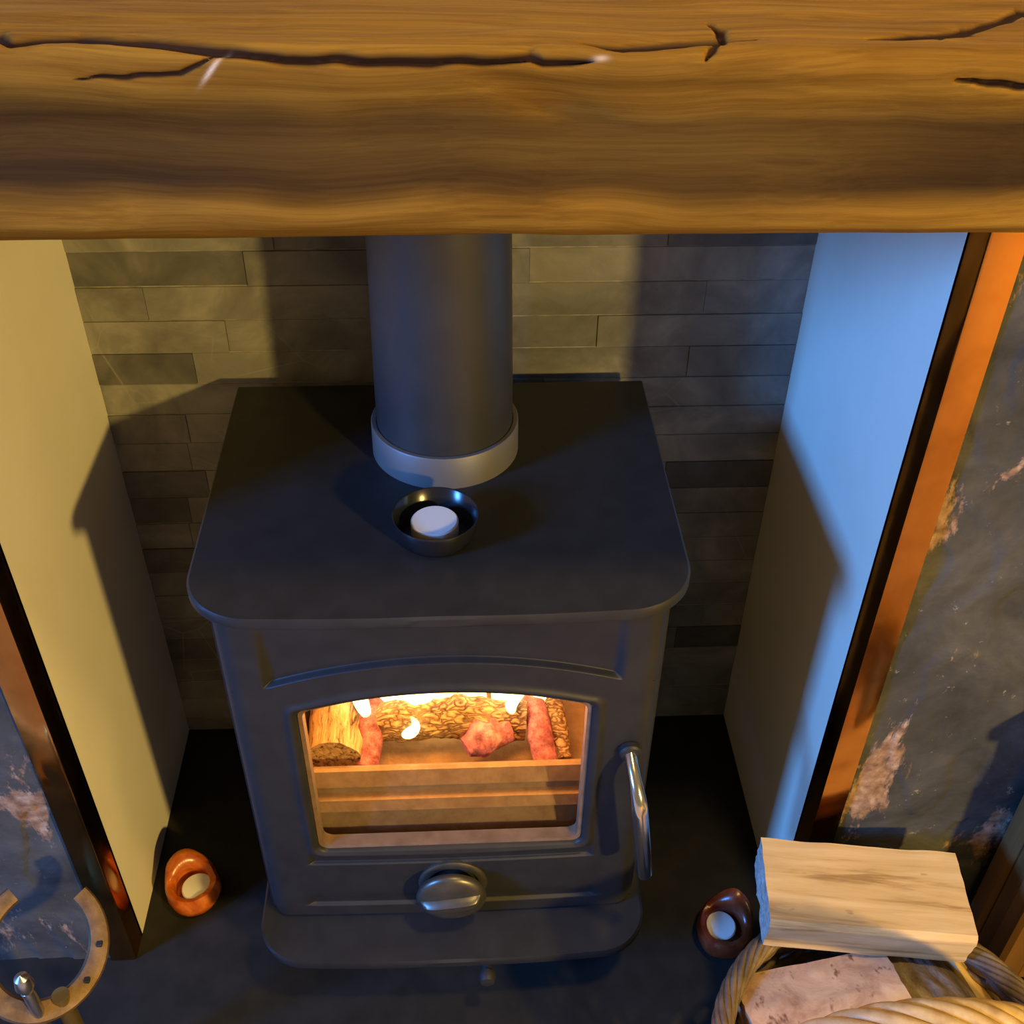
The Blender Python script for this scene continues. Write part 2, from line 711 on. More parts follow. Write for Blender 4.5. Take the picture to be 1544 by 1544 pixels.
# tiled back wall: every tile is a child of the wall
wb = MB().box(XL, XR, YB - .0002, Yw + .05, 0, 1.25).build('wall_back', grout)
tag(wb, kind='structure')
ROW = .0418
z0 = .611 - ROW * 14
fixed = {  # row index -> joints read off the photograph (x)
    18: [-.176, .251], 17: [-.21, .10], 16: [-.325, -.02, .30],
    15: [-.242, .18], 14: [-.285, .0, .29], 13: [-.2, .12],
}
r = 0
zz = z0 - ROW
rows = []
while zz < 1.2:
    rows.append(zz)
    zz += ROW
for k, zb in enumerate(rows):
    kk = k - 1
    za, zt = max(zb, 0.0), min(zb + ROW, 1.24)
    if zt - za < .012:
        continue
    js = fixed.get(kk)
    if js is None:
        js, x = [], XL + random.uniform(.05, .22)
        while x < XR - .05:
            js.append(x)
            x += random.uniform(.20, .36)
    xs = [XL] + js + [XR]
    for a, b in zip(xs[:-1], xs[1:]):
        proud = random.uniform(.0005, .0026)
        MB().box(a + .0001, b - .0001, YB - proud, YB + .012, za + .0007, zt - .0007, .0004).build('tile', slate_tile, wb)

# slate cladding either side of the opening, with a rough split surface
for nm, xa, xb in (('wall_front_left', -1.3, XL - .030), ('wall_front_right', XR + .030, 1.4)):
    nu, nv = 150, 170

    def cell(i, j, xa=xa, xb=xb):
        t_ = i / (nu - 1)
        t_ = t_ ** 1.6 if xa > 0 else 1 - (1 - t_) ** 1.6
        x, z = xa + (xb - xa) * t_, 1.06 * j / (nv - 1)
        d = .0035 * fbm(x, 3, z, 9, 4) + .002 * round(2.2 * fbm(x, 9, z * .7, 6, 2))
        return (x, .7565 - d, z)
    m = MB().grid(cell, nu, nv)
    n0 = len(m.v)
    m.box(xa, xb, .766, YF + .05, 0, 1.06)
    tag(m.build(nm, slate_rust, smooth=50), kind='structure')

# copper corner trims: L section, inner leg and front leg
for nm, x, s in (('trim_2', XL, -1), ('trim_3', XR, 1)):
    pts = [(x, YF + .004), (x, .7535), (x + s * .0007, .7517), (x + s * .0025, .751), (x + s * .030, .751), (x + s * .030, .7535), (x + s * .004, .755), (x + s * .004, YF + .004)]
    m = MB()
    n = len(pts)
    vs = [(p[0], p[1], z) for z in (0.0, 1.04) for p in pts]
    fs = [(k, (k + 1) % n, n + (k + 1) % n, n + k) for k in range(n)] + [tuple(range(n)), tuple(range(n, 2 * n))]
    m.add(vs, fs)
    tag(m.build(nm, copper, smooth=40), 'polished copper angle strip', kind='structure')

# ------------------------------------------------------------------ mantel beam
YFACE, ZB, ZT, RA = .660, 1.0055, 1.116, .012


def beam_profile(s):
    """s = arc length from the lower front edge: up the face, round the arris, back over the top"""
    H = ZT - ZB - RA
    if s < H:
        return (YFACE, ZB + s), (-1, 0)
    s -= H
    q = RA * PI / 2
    if s < q:
        a = s / RA
        return (YFACE + RA - RA * math.cos(a), ZT - RA + RA * math.sin(a)), (-math.cos(a), math.sin(a))
    s -= q
    return (YFACE + RA + s, ZT), (0, 1)


def s_of(y, z):
    H = ZT - ZB - RA
    if y <= YFACE + 1e-4:
        return min(z - ZB, H + .006)
    return H + RA * PI / 2 + max(y - YFACE - RA, -.008)


CR = [
    ([(-.30, .672, 0), (-.24, .679, 0), (-.229, .670, 0), (-.194, .6786, 0), (-.163, .6732, 0), (-.112, .6628, 0), (-.0746, 0, 1.1131), (-.0257, 0, 1.1118), (.0198, 0, 1.1121), (.0504, 0, 1.1142), (.0658, .664, 0), (.0742, 0, 1.1108), (.0888, 0, 1.1108), (.1013, 0, 1.1141)], .0030, .006),
    ([(.0961, .6791, 0), (.1206, .6711, 0), (.1566, .676, 0), (.1791, .6798, 0), (.1829, .6892, 0), (.1848, .703, 0), (.1784, .7187, 0)], .0030, .006),
    ([(.1783, .6759, 0), (.172, .666, 0), (.1679, 0, 1.1124)], .0022, .003),
    ([(.1808, .6785, 0), (.2018, .6837, 0)], .0018, .002),
    ([(.2716, .6886, 0), (.3161, .6994, 0), (.341, .7106, 0), (.3932, .7512, 0), (.44, .77, 0)], .0028, .0045),
    ([(.3182, 0, 1.1006), (.3428, 0, 1.099), (.3612, 0, 1.0966), (.42, 0, 1.094)], .0022, .006),
    ([(-.1971, 0, 1.0987), (-.1632, 0, 1.0993), (-.1364, 0, 1.1015), (-.1243, 0, 1.1066), (-.1136, .662, 0)], .0014, .0022),
]
SEG = []
for pl, w, d in CR:
    q = [(x, s_of(y if y else YFACE, z)) for x, y, z in pl]
    n = len(q) - 1
    for i in range(n):
        SEG.append((q[i], q[i + 1], w, d, 1.0 if i else .25, 1.0 if i < n - 1 else .25))


def crack(x, s):
    best = 0
    dep = 0
    x += .0022 * nz(x, s, 1, 60)
    s += .0022 * nz(x, s, 5, 55)
    for (ax, as_), (bx, bs), w, d, e0, e1 in SEG:
        if x < min(ax, bx) - .012 or x > max(ax, bx) + .012 or s < min(as_, bs) - .012 or s > max(as_, bs) + .012:
            continue
        vx, vs = bx - ax, bs - as_
        t = max(0, min(1, ((x - ax) * vx + (s - as_) * vs) / (vx * vx + vs * vs + 1e-12)))
        dd = math.hypot(x - ax - t * vx, (s - as_ - t * vs) * (1 - .62 * sstep(.100, .124, s)))
        ww = w * (e0 + (e1 - e0) * t)
        g = math.exp(-(dd / ww) ** 2) if dd < 4 * ww else 0
        if g > best: best = g
        dep = max(dep, g * d)
    return best, dep


xs = [-1.25 + .025 * i for i in range(35)]
xs = [x for x in xs if x < -.40] + [-.40 + .0018 * i for i in range(int(.92 / .0018))] + [.53 + .025 * i for i in range(33)]
smax = (ZT - ZB - RA) + RA * PI / 2 + .118
ss = []
s = 0.0
while s < smax:
    ss.append(s)
    s += .0014 if .07 < s < .15 else .0028
ss.append(smax)
verts, ckv, chipv = [], [], []
for x in xs:
    for s in ss:
        (y, z), (ny, nzv) = beam_profile(s)
        H = ZT - ZB
        b, dep = crack(x, s)
        # hewn face: lower edge rolls under, lower third swells outwards, upper part undercut
        u = s / .098
        face = 1 - sstep(.085, .105, s)
        swell = .016 * math.exp(-((s - .012 - .004 * math.sin(5 * x + 1)) / .030) ** 2)
        hollow = -.006 * math.exp(-((s - .066 - .006 * math.sin(7 * x)) / .020) ** 2)
        und = -.0055 * sstep(.010, .0, s)
        d = face * (swell + hollow) + und * 1.6
        d += .0028 * fbm(x * .6, s * 1.6, 2, 9, 3)
        d += .0012 * fbm(x * .35, s * 4, 7, 16, 2)
        # dent in the middle of the face
        d -= .006 * math.exp(-(((x - .085) / .03) ** 2 + ((s - .075 + .25 * (x - .085)) / .011) ** 2))
        d -= dep
        zlow = .003 * fbm(x * .5, 4, 4, 8, 2) * sstep(.03, 0, s) - .0104 * (x - .06) + .002
        verts.append((x, y + ny * d, z + nzv * d + zlow))
        ckv.append(b)
        chipv.append(.8 * math.exp(-(((x + .119 - .8 * (s - .096)) / .0016) ** 2 + ((s - .0985) / .007) ** 2)) + .5 * math.exp(-(((x - .107) / .004) ** 2 + ((s - .107) / .002) ** 2)))
nu, nv = len(xs), len(ss)
faces = [(i * nv + j, (i + 1) * nv + j, (i + 1) * nv + j + 1, i * nv + j + 1) for i in range(nu - 1) for j in range(nv - 1)]
# underside and back close the solid
o = len(verts)
for i in range(nu):
    v0 = verts[i * nv]
    verts.append((v0[0], v0[1] + .012, ZB - .004))
    verts.append((v0[0], .795, ZB - .004))
    vt = verts[i * nv + nv - 1]
    verts.append((vt[0], .795, vt[2]))
    ckv += [0, 0, 0]
    chipv += [0, 0, 0]
for i in range(nu - 1):
    a, b = i * nv, (i + 1) * nv
    pa = [a, o + 3 * i, o + 3 * i + 1, o + 3 * i + 2, a + nv - 1]
    pb = [b, o + 3 * i + 3, o + 3 * i + 4, o + 3 * i + 5, b + nv - 1]
    for k in range(4):
        faces.append((pa[k], pa[k + 1], pb[k + 1], pb[k]))
m = MB()
m.v, m.f = verts, faces
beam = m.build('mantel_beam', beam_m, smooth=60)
for nm, vals in (('crack', ckv), ('chip', chipv)):
    at = beam.data.attributes.new(nm, 'FLOAT', 'POINT')
    at.data.foreach_set('value', vals)
tag(beam, 'thick rustic oak mantel beam with dark cracks spanning above the stove', 'mantel beam')

# ------------------------------------------------------------------ the stove
HP = .63
stove = empty('wood_stove', (0, .9, 0), 'matt black cast iron wood burning stove with a lit fire behind its arched window', 'stove')


def plate_outline(hw, yfront, yback, rf, bow, seg=14):
    pts = []
    def yb(x): return yfront + bow * (x / hw) ** 2
    # front edge left to right, ccw seen from above
    pts += [(hw, yback), (-hw, yback)]
    yl = yb(hw - rf) + rf
    for k in range(seg + 1):
        a = PI + (PI / 2) * k / seg
        pts.append((-hw + rf + rf * math.cos(a), yl + rf * math.sin(a)))
    for k in range(1, 20):
        x = -hw + rf + (2 * hw - 2 * rf) * k / 20
        pts.append((x, yb(x)))
    for k in range(seg + 1):
        a = 1.5 * PI + (PI / 2) * k / seg
        pts.append((hw - rf + rf * math.cos(a), yl + rf * math.sin(a)))
    return pts


MB().prism(plate_outline(.231, .699, 1.083, .062, .008), HP - .013, HP, .0025).build('top_plate', stove_m, stove, smooth=35)
# neck rim under the plate
MB().prism(plate_outline(.2165, .722, 1.06, .035, .004), HP - .030, HP - .013, .002).build('top_rim', stove_m, stove, smooth=35)

# body shell behind the door: sides, back, floor, roof
body = MB()
t = .012
body.box(-.214, -.214 + t, .748, 1.05, .11, HP - .03)
body.box(.214 - t, .214, .748, 1.05, .11, HP - .03)
body.box(-.214 + t, .214 - t, 1.05 - t, 1.05, .11, HP - .03)
body.box(-.214 + t, .214 - t, .748, 1.05 - t, .11, .13)
body.box(-.214 + t, .214 - t, .755, 1.05 - t, .58, HP - .03)
body.build('body', stove_m, stove)

# door: relief surface between the arched window and the outer edge
YD = .731
DZ0, DZ1, DHW = .116, HP - .032, .2145


def arch_top(x, zm, zs, hw):
    return zm - (zm - zs) * (x / hw) ** 2


def win_outline():
    pts = []
    NC = 26
    rc = .012
    hwt, hwb, zb, zs, zm = .148, .1475, .2405, .474, .4985
    # start bottom-left, go counter-clockwise seen from the front (x right, z up)
    for k in range(NC + 1):
        a = PI + PI / 2 * k / NC
        pts.append((-hwb + rc + rc * math.cos(a), zb + rc + rc * math.sin(a)))
    for k in range(1, 30):
        pts.append((-hwb + rc + (2 * hwb - 2 * rc) * k / 30, zb))
    for k in range(NC + 1):
        a = 1.5 * PI + PI / 2 * k / NC
        pts.append((hwb - rc + rc * math.cos(a), zb + rc + rc * math.sin(a)))
    for k in range(1, 26):
        f = k / 26
        pts.append((hwb + (hwt - hwb) * f, zb + rc + (zs - rc - zb - rc) * f))
    for k in range(NC + 1):
        a = PI / 2 * k / NC
        pts.append((hwt - rc + rc * math.cos(a), zs - rc + .003 + rc * math.sin(a)))
    for k in range(1, 90):
        x = (hwt - rc) * (1 - 2 * k / 90)
        pts.append((x, arch_top(x, zm, zs + .003, hwt - rc)))
    for k in range(NC + 1):
        a = PI / 2 + PI / 2 * k / NC
        pts.append((-hwt + rc + rc * math.cos(a), zs - rc + .003 + rc * math.sin(a)))
    for k in range(1, 26):
        f = 1 - k / 26
        pts.append((-hwb + (hwb - hwt) * f, zb + rc + (zs - rc - zb - rc) * f))
    return pts


WO = win_outline()
WC = (0, .362)


def outer_hit(p):
    dx, dz = p[0] - WC[0], p[1] - WC[1]
    t = 1e9
    if abs(dx) > 1e-9: t = min(t, DHW / abs(dx))
    if dz > 1e-9: t = min(t, (DZ1 - WC[1]) / dz)
    if dz < -1e-9: t = min(t, (DZ0 - WC[1]) / dz)
    return (WC[0] + dx * t, WC[1] + dz * t)


def relief(x, z, dwin):
    ax = abs(x)
    h = 0
    # recessed field above the arched ledge
    za = .5397 - .0302 * (x / .1675) ** 2
    mk = sstep(.176, .164, ax)
    if z > za - .004:
        h -= mk * .0075 * sstep(za - .0015, za + .0022, z) * (1 - .75 * sstep(za, .612, z))
    for zl, hw in ((.2162, .157), (.1346, .166)):
        mk = sstep(hw + .004, hw - .003, ax)
        h -= mk * .0045 * sstep(zl - .0010, zl + .0016, z) * (1 - sstep(zl + .002, zl + .026, z))
    h += .0032 * math.exp(-((dwin - .0058) / .0042) ** 2)
    # rounded vertical corners and slight bow
    e = ax - (DHW - .022)
    if e > 0:
        h -= .022 - math.sqrt(max(0, .022 ** 2 - min(e, .022) ** 2))
    h -= .004 * (x / DHW) ** 2
    e = z - (DZ1 - .004)
    if e > 0: h -= .004 - math.sqrt(max(0, .004 ** 2 - min(e, .004) ** 2))
    return h


# densify outline directions so that outer corners are hit
dirs = []
for i in range(len(WO)):
    a, b = Vector(WO[i]), Vector(WO[(i + 1) % len(WO)])
    kx = 3
    for k in range(kx):
        dirs.append(tuple(a.lerp(b, k / kx)))
corners = [(DHW, DZ1), (-DHW, DZ1), (-DHW, DZ0), (DHW, DZ0)]
outs = [outer_hit(p) for p in dirs]
for c in corners:
    k = min(range(len(outs)), key=lambda i: (outs[i][0] - c[0]) ** 2 + (outs[i][1] - c[1]) ** 2)
    outs[k] = c
CL = .0045


def samples(p, q):
    """fractions along p->q, clustered where the ray crosses a ledge so that the ledges stay crisp"""
    L = math.hypot(q[0] - p[0], q[1] - p[1])
    b1, b2 = .9, .95
    if q[1] > .4905:
        lo, hi = 0., 1.
        for _ in range(30):
            f = (lo + hi) / 2
            x, z = p[0] + (q[0] - p[0]) * f, p[1] + (q[1] - p[1]) * f
            if z < .5397 - .0302 * (x / .1675) ** 2: lo = f
            else: hi = f
        b1 = lo
        b2 = b1 + (1 - b1) * .55
    elif q[1] < .2160:
        b1 = (p[1] - .2162) / (p[1] - q[1])
        if q[1] < DZ0 + 1e-6:
            b2 = (p[1] - .1346) / (p[1] - q[1])
        else:
            b2 = max(.86, b1 + (1 - b1) * .55)
    d = CL / L
    b1 = min(max(b1, d + .08), .9)
    b2 = min(max(b2, b1 + 2.4 * d), 1 - 1.2 * d)
    out = []
    for a, b, n in ((0, b1 - d, 26), (b1 - d, b1 + d, 18), (b1 + d, b2 - d, 14), (b2 - d, b2 + d, 18)):
        out += [a + (b - a) * k / n for k in range(n)]
    out += [b2 + d + (1 - b2 - d) * k / 18 for k in range(19)]
    return out


dm = MB()
nd_ = len(dirs)
vs = []
for p, q in zip(dirs, outs):
    L = math.hypot(q[0] - p[0], q[1] - p[1])
    fr = samples(p, q)
    for f in fr:
        x, z = p[0] + (q[0] - p[0]) * f, p[1] + (q[1] - p[1]) * f
        vs.append((x, YD - relief(x, z, L * f * .92), z))
    x, z = q
    vs.append((x, .758, z))
NS = len(fr) - 1
# inner return, j rows: chamfer, then depth
fs = []
W_ = NS + 2
for i in range(nd_):
    k = (i + 1) % nd_
    for j in range(W_ - 1):
        fs.append((i * W_ + j, k * W_ + j, k * W_ + j + 1, i * W_ + j + 1))
dm.add(vs, fs)
o = len(dm.v)
ret = []
for p in dirs:
    v = Vector((p[0] - WC[0], p[1] - WC[1]))
    v2 = v * (1 - .0015 / v.length)
    y0_ = YD - relief(p[0], p[1], 0)
    ret += [(WC[0] + v2.x, y0_ + .0018, WC[1] + v2.y), (WC[0] + v2.x, .752, WC[1] + v2.y)]
dm.v += ret
for i in range(nd_):
    k = (i + 1) % nd_
    dm.f.append((i * W_, k * W_, o + 2 * k, o + 2 * i))
    dm.f.append((o + 2 * i, o + 2 * k, o + 2 * k + 1, o + 2 * i + 1))
door = dm.build('door', stove_m, stove, smooth=82)
# window glass behind the return
gm = MB()
n = len(WO)
gl_o = [(WC[0] + (p[0] - WC[0]) * 1.02, WC[1] + (p[1] - WC[1]) * 1.02) for p in WO]
gm.add([(p[0], y, p[1]) for y in (.7525, .7555) for p in gl_o], [tuple(range(n)), tuple(range(n, 2 * n))[::-1]] + [(k, (k + 1) % n, n + (k + 1) % n, n + k) for k in range(n)])
tag(gm.build('window_glass', glass, door), 'clear glass pane')

# pale glass retaining frame lining the opening
fm = MB()
ln = []
for k_, (off, yy) in enumerate(((.0018, .7365), (.0060, .7375), (.0060, .7515), (.0018, .7515))):
    for p in dirs:
        v = Vector((p[0] - WC[0], p[1] - WC[1]))
        ax_, az_ = p[0] * (1 - off / .148), WC[1] + (p[1] - WC[1]) * (1 - off / .125)
        ln.append((ax_, yy, az_))
fm.add(ln, [(a_ * nd_ + i, a_ * nd_ + (i + 1) % nd_, ((a_ + 1) % 4) * nd_ + (i + 1) % nd_, ((a_ + 1) % 4) * nd_ + i) for a_ in range(4) for i in range(nd_)])
fm.build('glass_frame', frame_m, door, smooth=40)

# chrome door handle: boss, slanting shank, hanging grip
hb = MB().lathe([(.012, 0), (.012, .006), (.010, .008), (0, .008)], 24, (.1885, YD + .002, .402), 'y').build('handle_boss', stove_m, door, smooth=40)
hp = [(.1885, .728, .4005), (.1895, .716, .395), (.1915, .703, .387), (.194, .693, .376), (.1955, .689, .366), (.1965, .688, .357), (.2040, .688, .300), (.2105, .688, .250), (.2112, .688, .2445), (.2116, .688, .2415)]
hr = [.0068, .0068, .0070, .0078, .0086, .0088, .0090, .0090, .0076, .0040]
tag(MB().tube(hp, hr, 24).build('door_handle', chrome, door, smooth=60), 'bent polished chrome handle')

# round air control: backing ring, disc, raised finger bar
KC = (-.001, 0, .176)
kb = MB().lathe([(.030, 0), (.0395, 0), (.0395, .005), (.037, .007), (.030, .007)], 48, (KC[0] + .002, YD + .003, KC[2] + .002), 'y', closed=True).build('air_control_ring', knob_m, stove, smooth=40)
kn = MB().lathe([(.010, 0), (.010, .012), (.030, .013), (.0385, .016), (.040, .020), (.0385, .0245), (.033, .027), (.018, .0295), (0, .030)], 56, (KC[0], YD + .002, KC[2]), 'y').build('air_control_knob', knob_m, stove, smooth=50)
bar = MB()
prof = []
for k in range(25):
    a = 2 * PI * k / 24
for z_, hw_, y_ in ():
    pass
bl = []
for i in range(21):
    u = -1 + 2 * i / 20
    hw_ = .0085 * (1 - .35 * u * u)
    dep_ = .012 * math.sqrt(max(0, 1 - (u * .98) ** 4)) + .002
    bl.append((u * .034, hw_, dep_))
ang = math.radians(8)
vs, fs = [], []
for x, w_, d_ in bl:
    for (zz_, yy) in ((-w_ * 1.2, 0), (-w_, d_ * .7), (-w_ * .5, d_), (w_ * .5, d_), (w_, d_ * .7), (w_ * 1.2, 0)):
        X_, Z_ = x * math.cos(ang) - zz_ * math.sin(ang), x * math.sin(ang) + zz_ * math.cos(ang)
        vs.append((KC[0] + X_, YD - .022 - yy, KC[2] + Z_))
for i in range(20):
    for k in range(5):
        fs.append((i * 6 + k, (i + 1) * 6 + k, (i + 1) * 6 + k + 1, i * 6 + k + 1))
fs += [tuple(range(6)), tuple(range(120, 126))]
MB().add(vs, fs).build('finger_bar', knob_m, kn, smooth=40)

# hearth shelf and legs
MB().prism(plate_outline(.2265, .671, 1.05, .055, .010), .096, .110, .003).build('ash_shelf', stove_m, stove, smooth=35)
for sx in (-1, 1):
    for y_ in (.75, 1.0):
        MB().lathe([(.020, 0), (.021, .008), (.015, .016), (.013, .06), (.018, .096)], 20, (sx * .175, y_, 0)).build('leg', stove_m, stove, smooth=40)
lv = MB().tube([(.0385, .74, .082), (.0385, .675, .082), (.0385, .668, .081)], .006, 14).build('riddling_lever', dark_iron, stove, smooth=40)
MB().lathe([(0, 0), (.009, .001), (.010, .007), (.008, .013), (0, .014)], 20, (.0385, .672, .082), 'y').build('lever_tip', dark_iron, lv, smooth=40)

# flue collar on the stove, pipe as its own thing
FX, FY = .0045, .9600
MB().lathe([(.060, 0), (.0765, 0), (.0765, .002), (.0762, .0350), (.0752, .0362), (.0712, .0362), (.0712, .028)], 96, (FX, FY, HP)).build('flue_collar', collar_m, stove, smooth=40)
fl = MB().lathe([(.0690, 0), (.0704, .0015), (.0700, .06), (.0672, .24), (.0672, .60)], 96, (FX, FY, HP + .020)).build('flue_pipe', flue_m, smooth=40)
tag(fl, 'dark grey enamelled round flue pipe rising from the stove top', 'flue pipe')

# fire box lining
fb = MB()
fb.box(-.200, -.172, .758, 1.036, .135, .57, .002)
lin = fb.build('fire_brick', brick_m, stove)
MB().box(.172, .200, .758, 1.036, .135, .57, .002).build('fire_brick', brick_m, stove)
MB().box(-.171, .171, 1.000, 1.036, .135, .57, .002).build('fire_brick', brick_m, stove)
MB().box(-.172, .172, .758, 1.0, .56, .578).build('baffle', brick_m, stove)
ab = MB().grid(lambda i, j: (-.1715 + .343 * i / 60, .797 + .203 * j / 44, .262 + .004 * fbm(i / 60, j / 44, 0, 5, 3)), 61, 45)
ab.box(-.17, .17, .80, 1.0, .135, .25)
tag(ab.build('ash_bed', ash_m, stove, smooth=60), kind='stuff')
# fuel retainer in three stepped bands
prof = [(.7575, .200), (.7735, .2595), (.7695, .2625), (.7750, .2752), (.7840, .2775), (.7875, .2880), (.7810, .2910), (.7885, .3095), (.7925, .3110), (.797, .309), (.797, .200)]
hw_ = .1700
vs = [(x, y, z) for x in (-hw_, hw_) for y, z in prof]
n = len(prof)
gm = MB().add(vs, [(k, (k + 1) % n, n + (k + 1) % n, n + k) for k in range(n)] + [tuple(range(n)), tuple(range(n, 2 * n))])
gu = tag(gm.build('fuel_retainer', guard_m, stove), 'stepped metal retainer bar')
for sx in (-1, 1):
    MB().box(sx * .153 - .006, sx * .153 + .006, .757, .775, .205, .290, .002).build('retainer_bracket', dark_iron, gu)


# burning wood
def fire_log(pts, rad, material, name, label, seg=26, rough=.18, nseg=40, seed=0, group=None):
    pts = [Vector(p) for p in pts]
    P, R = [], []
    for i in range(nseg):
        u = i / (nseg - 1) * (len(pts) - 1)
        k = min(int(u), len(pts) - 2)
        P.append(pts[k].lerp(pts[k + 1], u - k))
        R.append(rad[k] + (rad[k + 1] - rad[k]) * (u - k))
    m = MB().tube(P, R, seg)
    c0 = len(P)
    nv_ = []
    for idx, v in enumerate(m.v):
        i = idx // seg
        c = P[i]
        d = Vector(v) - c
        f = 1 + rough * fbm(v[0] + seed, v[1], v[2], 28, 3)
        nv_.append(tuple(c + d * f))
    m.v = nv_
    o = m.build(name, material, smooth=50)
    return tag(o, label, 'log', group)


fire_log([(-.132, .815, .297), (-.130, .90, .299), (-.128, .985, .300)], [.032, .034, .034], fgrain, 'burning_log', 'burning log with streaked bark lying front to back at left of the fire', seed=1)
fire_log([(-.097, .816, .281), (-.090, .86, .303), (-.082, .91, .318)], [.014, .017, .015], fchar, 'burning_log', 'thin charred stick leaning inward beside the streaked burning log', seed=4)
fire_log([(-.088, .866, .302), (0, .868, .306), (.09, .862, .302)], [.023, .027, .023], fbark, 'burning_log', 'cracked bark log lying across the top of the fire', seed=7, rough=.26)
fire_log([(.018, .826, .300), (.040, .838, .305), (.068, .850, .304)], [.012, .021, .016], fchar, 'burning_log', 'pinkish glowing charred lump in front of the crosswise log', seed=9, rough=.5)
fire_log([(.112, .814, .282), (.104, .85, .306), (.094, .90, .320)], [.014, .015, .013], fchar, 'burning_log', 'pink charred stick leaning inward at right of the fire', seed=12)
fire_log([(.132, .818, .283), (.127, .86, .300), (.120, .93, .306)], [.010, .012, .014], fbark, 'burning_log', 'rough barked stick nearest the right fire brick', seed=15, rough=.3)


def flame(base, h, r, lean, seed, label):
    m = MB()
    seg, n = 14, 16
    P, R = [], []
    for i in range(n):
        u = i / (n - 1)
        P.append(Vector(base) + Vector((lean * u * u + .006 * math.sin(5 * u + seed), .006 * math.sin(4 * u + seed * 2), h * u)))
        R.append(r * math.sin(PI * u ** .62) ** .9 + .0006)
    m.tube(P, R, seg)
    o = m.build('flame', flame_m, smooth=80)
    return tag(o, label, 'flame', 'flames in the stove')


flame((-.126, .874, .322), .11, .0085, .01, 1, 'small yellow flame over the streaked left log')
flame((-.100, .868, .312), .12, .0085, .01, 2, 'bright flame rising where left stick meets crosswise log')
flame((-.066, .893, .268), .17, .019, .01, 3, 'white flame behind the left end of the crosswise log')
flame((-.034, .893, .270), .19, .021, .0, 8, 'tall white flame behind the crosswise log, left of the tallest')
flame((-.002, .892, .272), .21, .022, -.01, 4, 'tallest white flame behind the middle of the crosswise log')
flame((.030, .893, .268), .18, .020, -.01, 9, 'white flame behind the charred pink lump')
flame((-.046, .841, .311), .020, .0060, .006, 5, 'short white flare on the front of the crosswise log')
flame((.066, .890, .272), .17, .020, -.01, 6, 'wide yellow flame behind the right end of crosswise log')
flame((.078, .852, .316), .08, .0065, .004, 10, 'little yellow flame in front of the right end of crosswise log')
flame((.100, .882, .300), .13, .013, .0, 7, 'narrow flame between the two right sticks')
for fx in (-.075, .075):
    bulb('fire_light', (fx, .822, .470), .035, 2.1, (1.0, .40, .07))

# ------------------------------------------------------------------ bowl and candle on the plate
bo = MB().lathe([(0, 0), (.029, 0), (.0335, .003), (.0385, .014), (.0410, .0275), (.0404, .0290), (.0392, .0283), (.0365, .015), (.030, .006), (0, .005)], 64, (-.0045, .8095, HP)).build('candle_bowl', bowl_m, smooth=50)
tag(bo, 'small round glossy black bowl on the stove top', 'bowl')


def tealight(loc, label, r=.0202, h=.017, tilt=None):
    o = MB().lathe([(0, 0), (r - .001, 0), (r, .001), (r, h - .0015), (r - .0015, h), (0, h)], 40).build('tealight', wax, smooth=40)
    o.location = loc
    if tilt: o.rotation_euler = tilt
    tag(o, label, 'candle', 'white tealights')
    return o


tealight((-.0055, .8085, HP + .0058), 'white round candle in the black bowl on the stove', r=.0225, h=.016)


def holder(loc, rz, label, seed, mt=None):
    """rough amber stone with a pointed back and a round hollow"""
    m = MB()
    seg = 48
    prof = [(0, 0), (.024, 0), (.031, .006), (.035, .018), (.034, .030), (.0305, .036), (.0245, .0355), (.0215, .030), (.0212, .014), (0, .014)]
    m.lathe(prof, seg)
    nv_ = []
    for i, v in enumerate(m.v):
        x, y, z = v
        rr = math.hypot(x, y)
        back = max(0, y / (rr + 1e-6)) ** 3
        if rr > .0235 or z < .012:
            f = 1 + .07 * fbm(x + seed, y, z, 35, 3) + .38 * back * (rr / .035)
            x, y = x * f, y * f
            z = z * (1 + .55 * back + .10 * nz(x + seed, y, 0, 40))
        elif z > .026:
            z = z * (1 + .45 * back)
        nv_.append((x, y, z))
    m.v = nv_
    o = m.build('candle_holder', mt or amber, smooth=60)
    o.location = loc
    o.rotation_euler = (0, 0, rz)
    tag(o, label, 'candle holder', 'amber stone candle holders')
    return o


holder((-.339, .836, 0), math.radians(25), 'orange amber stone candle holder on hearth by the cream left wall', 3)
tealight((-.331, .831, .0142), 'white tealight in the orange holder at the left of the stove', h=.018)
holder((.340, .748, 0), math.radians(-30), 'amber candle holder, shade painted into its colour, half hidden behind the pale split log', 8, amber_shaded)
tealight((.334, .750, .0142), 'white tealight in the shade-painted holder beside the log basket', h=.018)

# ------------------------------------------------------------------ log basket
BX, BY, BR, BZ = .4430, .494, .174, .184
bk = empty('log_basket', (BX, BY, 0), 'round brown wicker log basket with a pale arched handle on the hearth', 'basket')


def brad(z):
    return .138 + .036 * (z / BZ) ** .8


